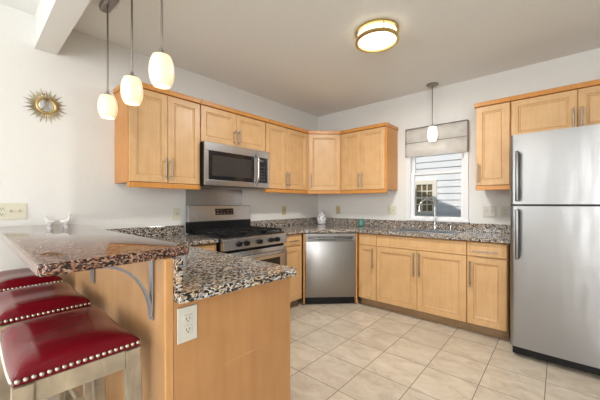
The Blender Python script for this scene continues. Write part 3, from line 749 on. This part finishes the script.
for X, zt in ((.575, 1.972), (1.025, 1.970), (1.425, 1.968)):
    hang_shade(pt, X - .965, 0, zt - H, zt - H - .150, .059, -.03)
    o = light('pendant_bulb', 'POINT', (X, PY, 1.89), (0, 0, 0), 1.6, (1, .80, .55), shadow_soft_size=.03)
wp = thing('pendant_light', 'single small opal pendant hanging in front of the kitchen window', 'pendant light', (1.805, -.145, H - .001))
obj('canopy', lathe(NB(), [(.066, 0), (.066, -.012), (.05, -.022), (.012, -.026)], 32), 'nickel', wp, True)
hang_shade(wp, 0, 0, 2.125 - H, 1.962 - H, .055, -.024, 'opal_hot')
light('window_pendant_bulb', 'POINT', (1.805, -.145, 2.03), (0, 0, 0), .7, (1, .85, .65), shadow_soft_size=.03)
cl_ = thing('ceiling_light', 'round flush ceiling light with two brushed brass rings', 'ceiling light', (1.815, -1.56, H - .001))
obj('diffuser', lathe(NB(), [(.150, -.002), (.150, -.078), (.13, -.088), (.07, -.094), (.002, -.096)], 48), 'diffuser', cl_, True)
for z_ in (-.012, -.080):
    rr_ = NB(); lathe(rr_, [(.152, z_ + .010), (.170, z_ + .010), (.172, z_ - .008), (.152, z_ - .010), (.152, z_ + .010)], 48, cap=False); obj('ring', rr_, 'gold', cl_, True, 30)
for k in range(4):
    a = PI / 4 + k * PI / 2; obj('strut', cyl(NB(), (.162 * math.cos(a), .162 * math.sin(a), -.073), (.162 * math.cos(a), .162 * math.sin(a), -.019), .004), 'nickel', cl_)
dn = thing('pendant_light', 'added unseen round opal pendant in the dining area, there to light the ceiling', 'pendant light', (2.1, -5.2, H - .001))  # made-up pendant out of view, added to brighten the ceiling
obj('canopy', lathe(NB(), [(.06, 0), (.06, -.015), (.01, -.025)], 24), 'nickel', dn, True)
obj('rod', cyl(NB(), (0, 0, -.5), (0, 0, -.02), .006), 'nickel', dn, True)
obj('lamp_shade', lathe(NB(), [(.02, -.5), (.13, -.52), (.19, -.60), (.16, -.70), (.08, -.75), (.002, -.76)], 36), 'opal', dn, True)
light('dining_fill_light', 'POINT', (2.1, -5.2, H - .42), (0, 0, 0), 18, (1, .95, .88), shadow_soft_size=.15)  # added fill light inside the made-up pendant
light('ceiling_light_bulb', 'AREA', (1.815, -1.56, H - .10), (0, 0, 0), 31, (1, .97, .93), shape='DISK', size=.28)

# ------------------------------------------------------------------ sunburst mirror on wall A
sb = thing('sunburst_mirror', 'small round gold sunburst mirror on the white left wall', 'mirror', (0.001, -3.356, 1.966), A90)
n = 48
for i in range(n):
    a = 2 * PI * i / n + random.uniform(-.02, .02); L_ = (.126, .10, .138, .108)[i % 4] * random.uniform(.94, 1.04)
    t = bmesh.new(); c, s = math.cos(a), math.sin(a); wd = .0095
    v = [t.verts.new(p) for p in ((c * .045 - s * wd, -.004, s * .045 + c * wd), (c * .045 + s * wd, -.004, s * .045 - c * wd), (c * .045, -.010, s * .045), (c * L_, -.006, s * L_))]
    for f_ in ((0, 1, 3), (1, 2, 3), (2, 0, 3), (0, 2, 1)): t.faces.new([v[k] for k in f_])
    bmesh.ops.recalc_face_normals(t, faces=t.faces)
    obj('ray', t, 'goldray', sb)
MR = Matrix.Rotation(PI / 2, 4, 'X')
obj('ring', lathe(NB(), [(.044, .0), (.056, .0), (.063, .008), (.060, .015), (.052, .017), (.046, .013), (.045, .008)], 40, MR), 'gold', sb, True, 30)
obj('glass', lathe(NB(), [(.045, .009), (.044, .011), (.001, .0145)], 40, MR), 'mirror', sb, True)

# ------------------------------------------------------------------ outlets and switches
def plate(name, label, cat, loc, rotz, wd, ht, gangs, mat='almond', group=None):
    """local: plate lies in xz, faces -y"""
    p = thing(name, label, cat, loc, rotz, group)
    obj('cover_plate', box(NB(), -wd / 2, wd / 2, -.007, -.0005, -ht / 2, ht / 2, .002), mat, p)
    n = len(gangs)
    for i, gk in enumerate(gangs):
        cx = (i - (n - 1) / 2) * .046
        if gk == 'o':
            for s in (-1, 1):
                r_ = NB(); box(r_, cx - .0165, cx + .0165, -.0095, -.0065, s * .0195 - .0145, s * .0195 + .0145, .0028); rec = obj('receptacle', r_, mat, p)
                sl = NB()
                for q_ in (-1, 1): box(sl, cx + q_ * .0065 - .0012, cx + q_ * .0065 + .0012, -.0101, -.0096, s * .0195 - .003, s * .0195 + .006)
                lathe(sl, [(.0026, 0), (.0026, .0005)], 12, Matrix.Translation((cx, -.0096, s * .0195 - .008)) @ MR); obj('slots', sl, 'slot', rec)
        else:
            obj('toggle', box(NB(), cx - .004, cx + .004, -.018, -.0065, -.004, .010, .0015), 'toggle', p)
    return p
plate('outlet_and_switches', 'wide almond plate with an outlet and two switches above the bar', 'switch plate', (0.001, -3.548, 1.172), A90, .168, .117, 'oss')
plate('light_switch', 'almond switch plate on the wall left of the range', 'switch plate', (0.001, -2.34, 1.12), A90, .075, .125, 's', 'almond')
plate('wall_outlet', 'tan outlet on the left wall right of the range', 'outlet', (0.001, -.785, 1.128), A90, .075, .12, 'o', 'tan')
plate('wall_outlet', 'tan outlet just right of the corner above the dishwasher', 'outlet', (.388, -0.001, 1.128), 0, .075, .12, 'o', 'tan')
plate('outlet_and_switch', 'almond double plate with outlet between wall cabinet and window', 'switch plate', (1.248, -0.001, 1.135), 0, .12, .12, 'os', 'almond')
plate('light_switches', 'white double switch plate below the narrow cabinet right of the window', 'switch plate', (2.353, -0.001, 1.14), 0, .122, .12, 'ss', 'platewhite')
plate('wall_outlet', 'white outlet plate nearest the refrigerator', 'outlet', (2.492, -0.001, 1.14), 0, .075, .115, 'o', 'platewhite')
plate('wall_outlet', 'white outlet low on the maple end panel of the peninsula', 'outlet', (1.9005, -3.224, .788), A90, .076, .127, 'o', 'platewhite')

# ------------------------------------------------------------------ small objects
jr = thing('ceramic_jar', 'white ceramic jar with painted dark spots in the counter corner', 'jar', (.205, -.175, .9145)); jr.scale = (1.2, 1.2, 1.15)
obj('body', lathe(NB(), [(.04, 0), (.052, .006), (.058, .04), (.058, .085), (.050, .108), (.042, .114), (.002, .115)], 32), 'porcelain', jr, True, 60)
obj('lid', lathe(NB(), [(.045, .1155), (.048, .122), (.042, .146), (.026, .166), (.010, .174), (.012, .184), (.007, .192), (.001, .194)], 32), 'porcelain', jr, True, 60)
for s in (-1, 1):
    obj('ear', lathe(NB(), [(.001, -.016), (.010, -.010), (.013, 0), (.010, .010), (.001, .016)], 14, Matrix.Translation((.036 * s, -.036 + (.072 if s < 0 else 0) - .036 * 0, .152)) @ Matrix.Rotation(s * .6, 4, 'Y')), 'porcelain', jr, True)
random.seed(5)
for i in range(26):
    a = -PI / 4 + random.uniform(-1.4, 1.4); zz = random.uniform(.03, .10)
    obj('painted_spot', lathe(NB(), [(.006, 0), (.005, .001)], 10, axis_mat((.0575 * math.cos(a), .0575 * math.sin(a), zz), (math.cos(a), math.sin(a), 0))), 'bluepaint' if i % 3 else 'brownpaint', jr)
for i in range(10):
    a = -PI / 4 + random.uniform(-1.4, 1.4)
    obj('painted_spot', lathe(NB(), [(.005, 0), (.004, .002)], 10, axis_mat((.041 * math.cos(a), .041 * math.sin(a), .143), (math.cos(a), math.sin(a), .3))), 'bluepaint' if i % 2 else 'brownpaint', jr)
tl = thing('teal_cup', 'small squat teal glazed cup on the counter before the backsplash', 'cup', (.85, -.12, .9145))
obj('body', lathe(NB(), [(.03, 0), (.042, .006), (.046, .04), (.036, .08), (.040, .098), (.036, .098), (.032, .08), (.040, .04), (.030, .012), (.001, .010)], 28), 'teal', tl, True, 50)
# two small white figurines at the wall end of the bar
for (cy, lab, flip) in ((-3.345, 'small white figurine on the bar, nearer the wide switch plate', 1), (-3.245, 'small white figurine on the bar, farther from the wide switch plate', -1)):
    bd = thing('figurine', lab, 'figurine', (.055, cy, 1.0675), A90, 'white figurines on the bar'); bd.scale = (.72, .72, .8)
    t = NB(); pts = [(flip * a_, 0, z_) for a_, z_ in ((.048, .030), (.026, .024), (.0, .024), (-.018, .034), (-.027, .060), (-.029, .082))]
    tube(t, pts, .02, 16, [.007, .020, .0235, .020, .012, .009])
    obj('body', t, 'porcelain', bd, True, 60)
    obj('head', lathe(NB(), [(.001, -.013), (.009, -.009), (.0125, 0), (.009, .009), (.001, .013)], 18, Matrix.Translation((-flip * .030, 0, .086))), 'porcelain', bd, True, 60)
    obj('beak', cyl(NB(), (-flip * .040, 0, .086), (-flip * .054, 0, .083), .004, 10, .001), 'platewhite', bd, True)
    obj('base', lathe(NB(), [(.022, 0), (.022, .003), (.016, .006)], 20), 'porcelain', bd, True)

# ------------------------------------------------------------------ bar brackets
def bracket(x):
    b = thing('bar_bracket', '', 'bracket', (x, -3.3045, 0), 0, 'arched grey bar brackets')
    zt = 1.0315; w2 = .012
    obj('wall_plate', box(NB(), -w2, w2, -.006, -.0005, .80, zt, .001), 'strap', b)
    obj('top_plate', box(NB(), -w2, w2, -.185, -.0065, zt - .006, zt, .001), 'strap', b)
    t = bmesh.new(); n = 20; up_ = []; 
    for k in range(n + 1):
        a = PI / 2 * k / n
        # quarter ellipse bulging up towards the corner
        y = -.007 - .17 * (1 - math.cos(a)); z = .815 + .206 * math.sin(a)
        ny, nz = -math.cos(a) * .206, math.sin(a) * .17; l_ = math.hypot(ny, nz); ny /= l_; nz /= l_
        up_.append([t.verts.new((s * w2, y - ny * q_ * .004, z + nz * q_ * -.004 * -1)) for s in (-1, 1) for q_ in (-1, 1)])
    for p_, q_ in zip(up_, up_[1:]):
        for (i, j) in ((0, 1), (1, 3), (3, 2), (2, 0)): t.faces.new((p_[i], p_[j], q_[j], q_[i]))
    t.faces.new((up_[0][0], up_[0][1], up_[0][3], up_[0][2])); t.faces.new((up_[-1][0], up_[-1][1], up_[-1][3], up_[-1][2]))
    bmesh.ops.recalc_face_normals(t, faces=t.faces)
    obj('arch', t, 'strap', b, True, 40); return b
b1 = bracket(1.797); b1['label'] = 'arched grey metal bracket under the near end of the bar'
b2 = bracket(1.049); b2['label'] = 'grey metal bracket half hidden behind the middle stool'

# ------------------------------------------------------------------ bar stools
HX, HY = .225, .161
def sad(x): return .026 * (x / HX) ** 2
ZN = .722   # height of the nail row at the middle of the seat
def stool():
    s = thing('bar_stool', '', 'stool', (0, 0, 0), 0, 'red leather saddle stools at the bar')
    # cushion
    nx, ny = 28, 22; t = bmesh.new(); topv = []; 
    def rr(i, j, z, grow):
        # superellipse grid to round corners slightly
        u = -1 + 2 * i / nx; v = -1 + 2 * j / ny
        x = u * HX * grow * (1 - .022 * v * v * abs(u) ** 8); y = v * HY * grow * (1 - .022 * u * u * abs(v) ** 8)
        return x, y
    for i in range(nx + 1):
        row = []
        for j in range(ny + 1):
            u = -1 + 2 * i / nx; v = -1 + 2 * j / ny
            eu = 1 - abs(u) ** 3.4; ev = 1 - abs(v) ** 3.4
            x, y = rr(i, j, 0, 1)
            z = ZN + .012 + sad(x) + .056 * (max(eu, 0) * max(ev, 0)) ** .5
            row.append(t.verts.new((x, y, z)))
        topv.append(row)
    for i in range(nx):
        for j in range(ny): t.faces.new((topv[i][j], topv[i + 1][j], topv[i + 1][j + 1], topv[i][j + 1]))
    rim = [topv[i][0] for i in range(nx + 1)] + [topv[nx][j] for j in range(1, ny + 1)] + [topv[i][ny] for i in range(nx - 1, -1, -1)] + [topv[0][j] for j in range(ny - 1, 0, -1)]
    low = [t.verts.new((v.co.x * 1.006, v.co.y * 1.006, ZN - .012 + sad(v.co.x))) for v in rim]
    n_ = len(rim)
    for k in range(n_): t.faces.new((rim[k], low[k], low[(k + 1) % n_], rim[(k + 1) % n_]))
    inn = [t.verts.new((v.co.x * .9, v.co.y * .9, ZN - .012 + sad(v.co.x))) for v in low]
    for k in range(n_): t.faces.new((low[k], inn[k], inn[(k + 1) % n_], low[(k + 1) % n_]))
    t.faces.new(inn); bmesh.ops.recalc_face_normals(t, faces=t.faces)
    cu = obj('cushion', t, 'leather', s, True, 80)
    # nailheads
    nm = lathe(NB(), [(.0068, 0), (.0064, .0022), (.004, .0046), (.0004, .0056)], 10)
    first = obj('nailhead', nm, 'brass_nail', cu, True, 80)
    spots = []
    N1 = 19
    for k in range(N1):
        v = -1 + 2 * (k + .5) / N1
        for sgn in (1, -1): spots.append(((sgn * HX * 1.004, v * HY * .99, ZN + sad(HX)), (sgn, 0, 0)))
    N2 = 25
    for k in range(N2):
        u = -1 + 2 * (k + .5) / N2
        for sgn in (1, -1): spots.append(((u * HX * .99, sgn * HY * 1.004, ZN + sad(u * HX)), (0, sgn, 0)))
    for k, (p, d) in enumerate(spots):
        o = first if k == 0 else first.copy()
        if k: COL.objects.link(o)
        o.parent = cu; o.matrix_local = axis_mat(p, d)
    # apron with curved top following the saddle
    def apron_long(sgn):
        t = bmesh.new(); n = 16; y0, y1 = sorted((sgn * (HY - .012), sgn * (HY - .034))); rows = []
        for k in range(n + 1):
            x = -HX + .048 + (2 * HX - .096) * k / n; zt = ZN - .0125 + sad(x); zb = ZN - .066 + .6 * sad(x)
            rows.append([t.verts.new(c) for c in ((x, y0, zb), (x, y1, zb), (x, y1, zt), (x, y0, zt))])
        for a, b in zip(rows, rows[1:]):
            for k in range(4): t.faces.new((a[k], a[(k + 1) % 4], b[(k + 1) % 4], b[k]))
        t.faces.new(rows[0]); t.faces.new(rows[-1]); bmesh.ops.recalc_face_normals(t, faces=t.faces); return t
    for sgn in (1, -1): obj('apron', apron_long(sgn), 'weathered', s)
    zt = ZN - .0125 + sad(HX - .03)
    for sgn in (1, -1):
        x0, x1 = sorted((sgn * (HX - .008), sgn * (HX - .030)))
        obj('apron', box(NB(), x0, x1, -HY + .046, HY - .046, ZN - .052, zt + .001, .0015), 'weathered', s)
    # legs splayed outwards
    for sx in (1, -1):
        for sy in (1, -1):
            t = bmesh.new(); a = .022
            rows = []
            for (z, hx_, hy_, dx, dy) in ((0.001, .018, .018, .030, .020), (.40, .021, .021, .014, .010), (zt, .023, .023, 0, 0)):
                cx = sx * (HX - .0235 + dx); cy = sy * (HY - .0235 + dy)
                rows.append([t.verts.new(c) for c in ((cx - hx_, cy - hy_, z), (cx + hx_, cy - hy_, z), (cx + hx_, cy + hy_, z), (cx - hx_, cy + hy_, z))])
            for p, q_ in zip(rows, rows[1:]):
                for k in range(4): t.faces.new((p[k], p[(k + 1) % 4], q_[(k + 1) % 4], q_[k]))
            t.faces.new(rows[0][::-1]); t.faces.new(rows[-1]); bmesh.ops.recalc_face_normals(t, faces=t.faces)
            bmesh.ops.bevel(t, geom=[e for e in t.edges if abs((e.verts[0].co - e.verts[1].co).normalized().z) > .8], offset=.003, segments=2, affect='EDGES')
            obj('leg', t, 'weathered', s)
    # stretchers
    for sx in (1, -1): obj('stretcher', box(NB(), sx * (HX - .008) - .010, sx * (HX - .008) + .010, -HY + .03, HY - .03, .27, .31, .002), 'weathered', s)
    for sy in (1, -1): obj('stretcher', box(NB(), -HX + .03, HX - .03, sy * (HY - .01) - .010, sy * (HY - .01) + .010, .17, .21, .002), 'weathered', s)
    return s
st = stool(); SX = (1.608, 1.008, .39)
labs = ('nearest red leather bar stool, its nailhead edge fully in view', 'middle red leather bar stool at the raised bar', 'farthest red leather bar stool, next to the left wall')
for i, x in enumerate(SX):
    o = st if i == 0 else copy_tree(st)
    o.location = (x, -3.518, 0); o['label'] = labs[i]
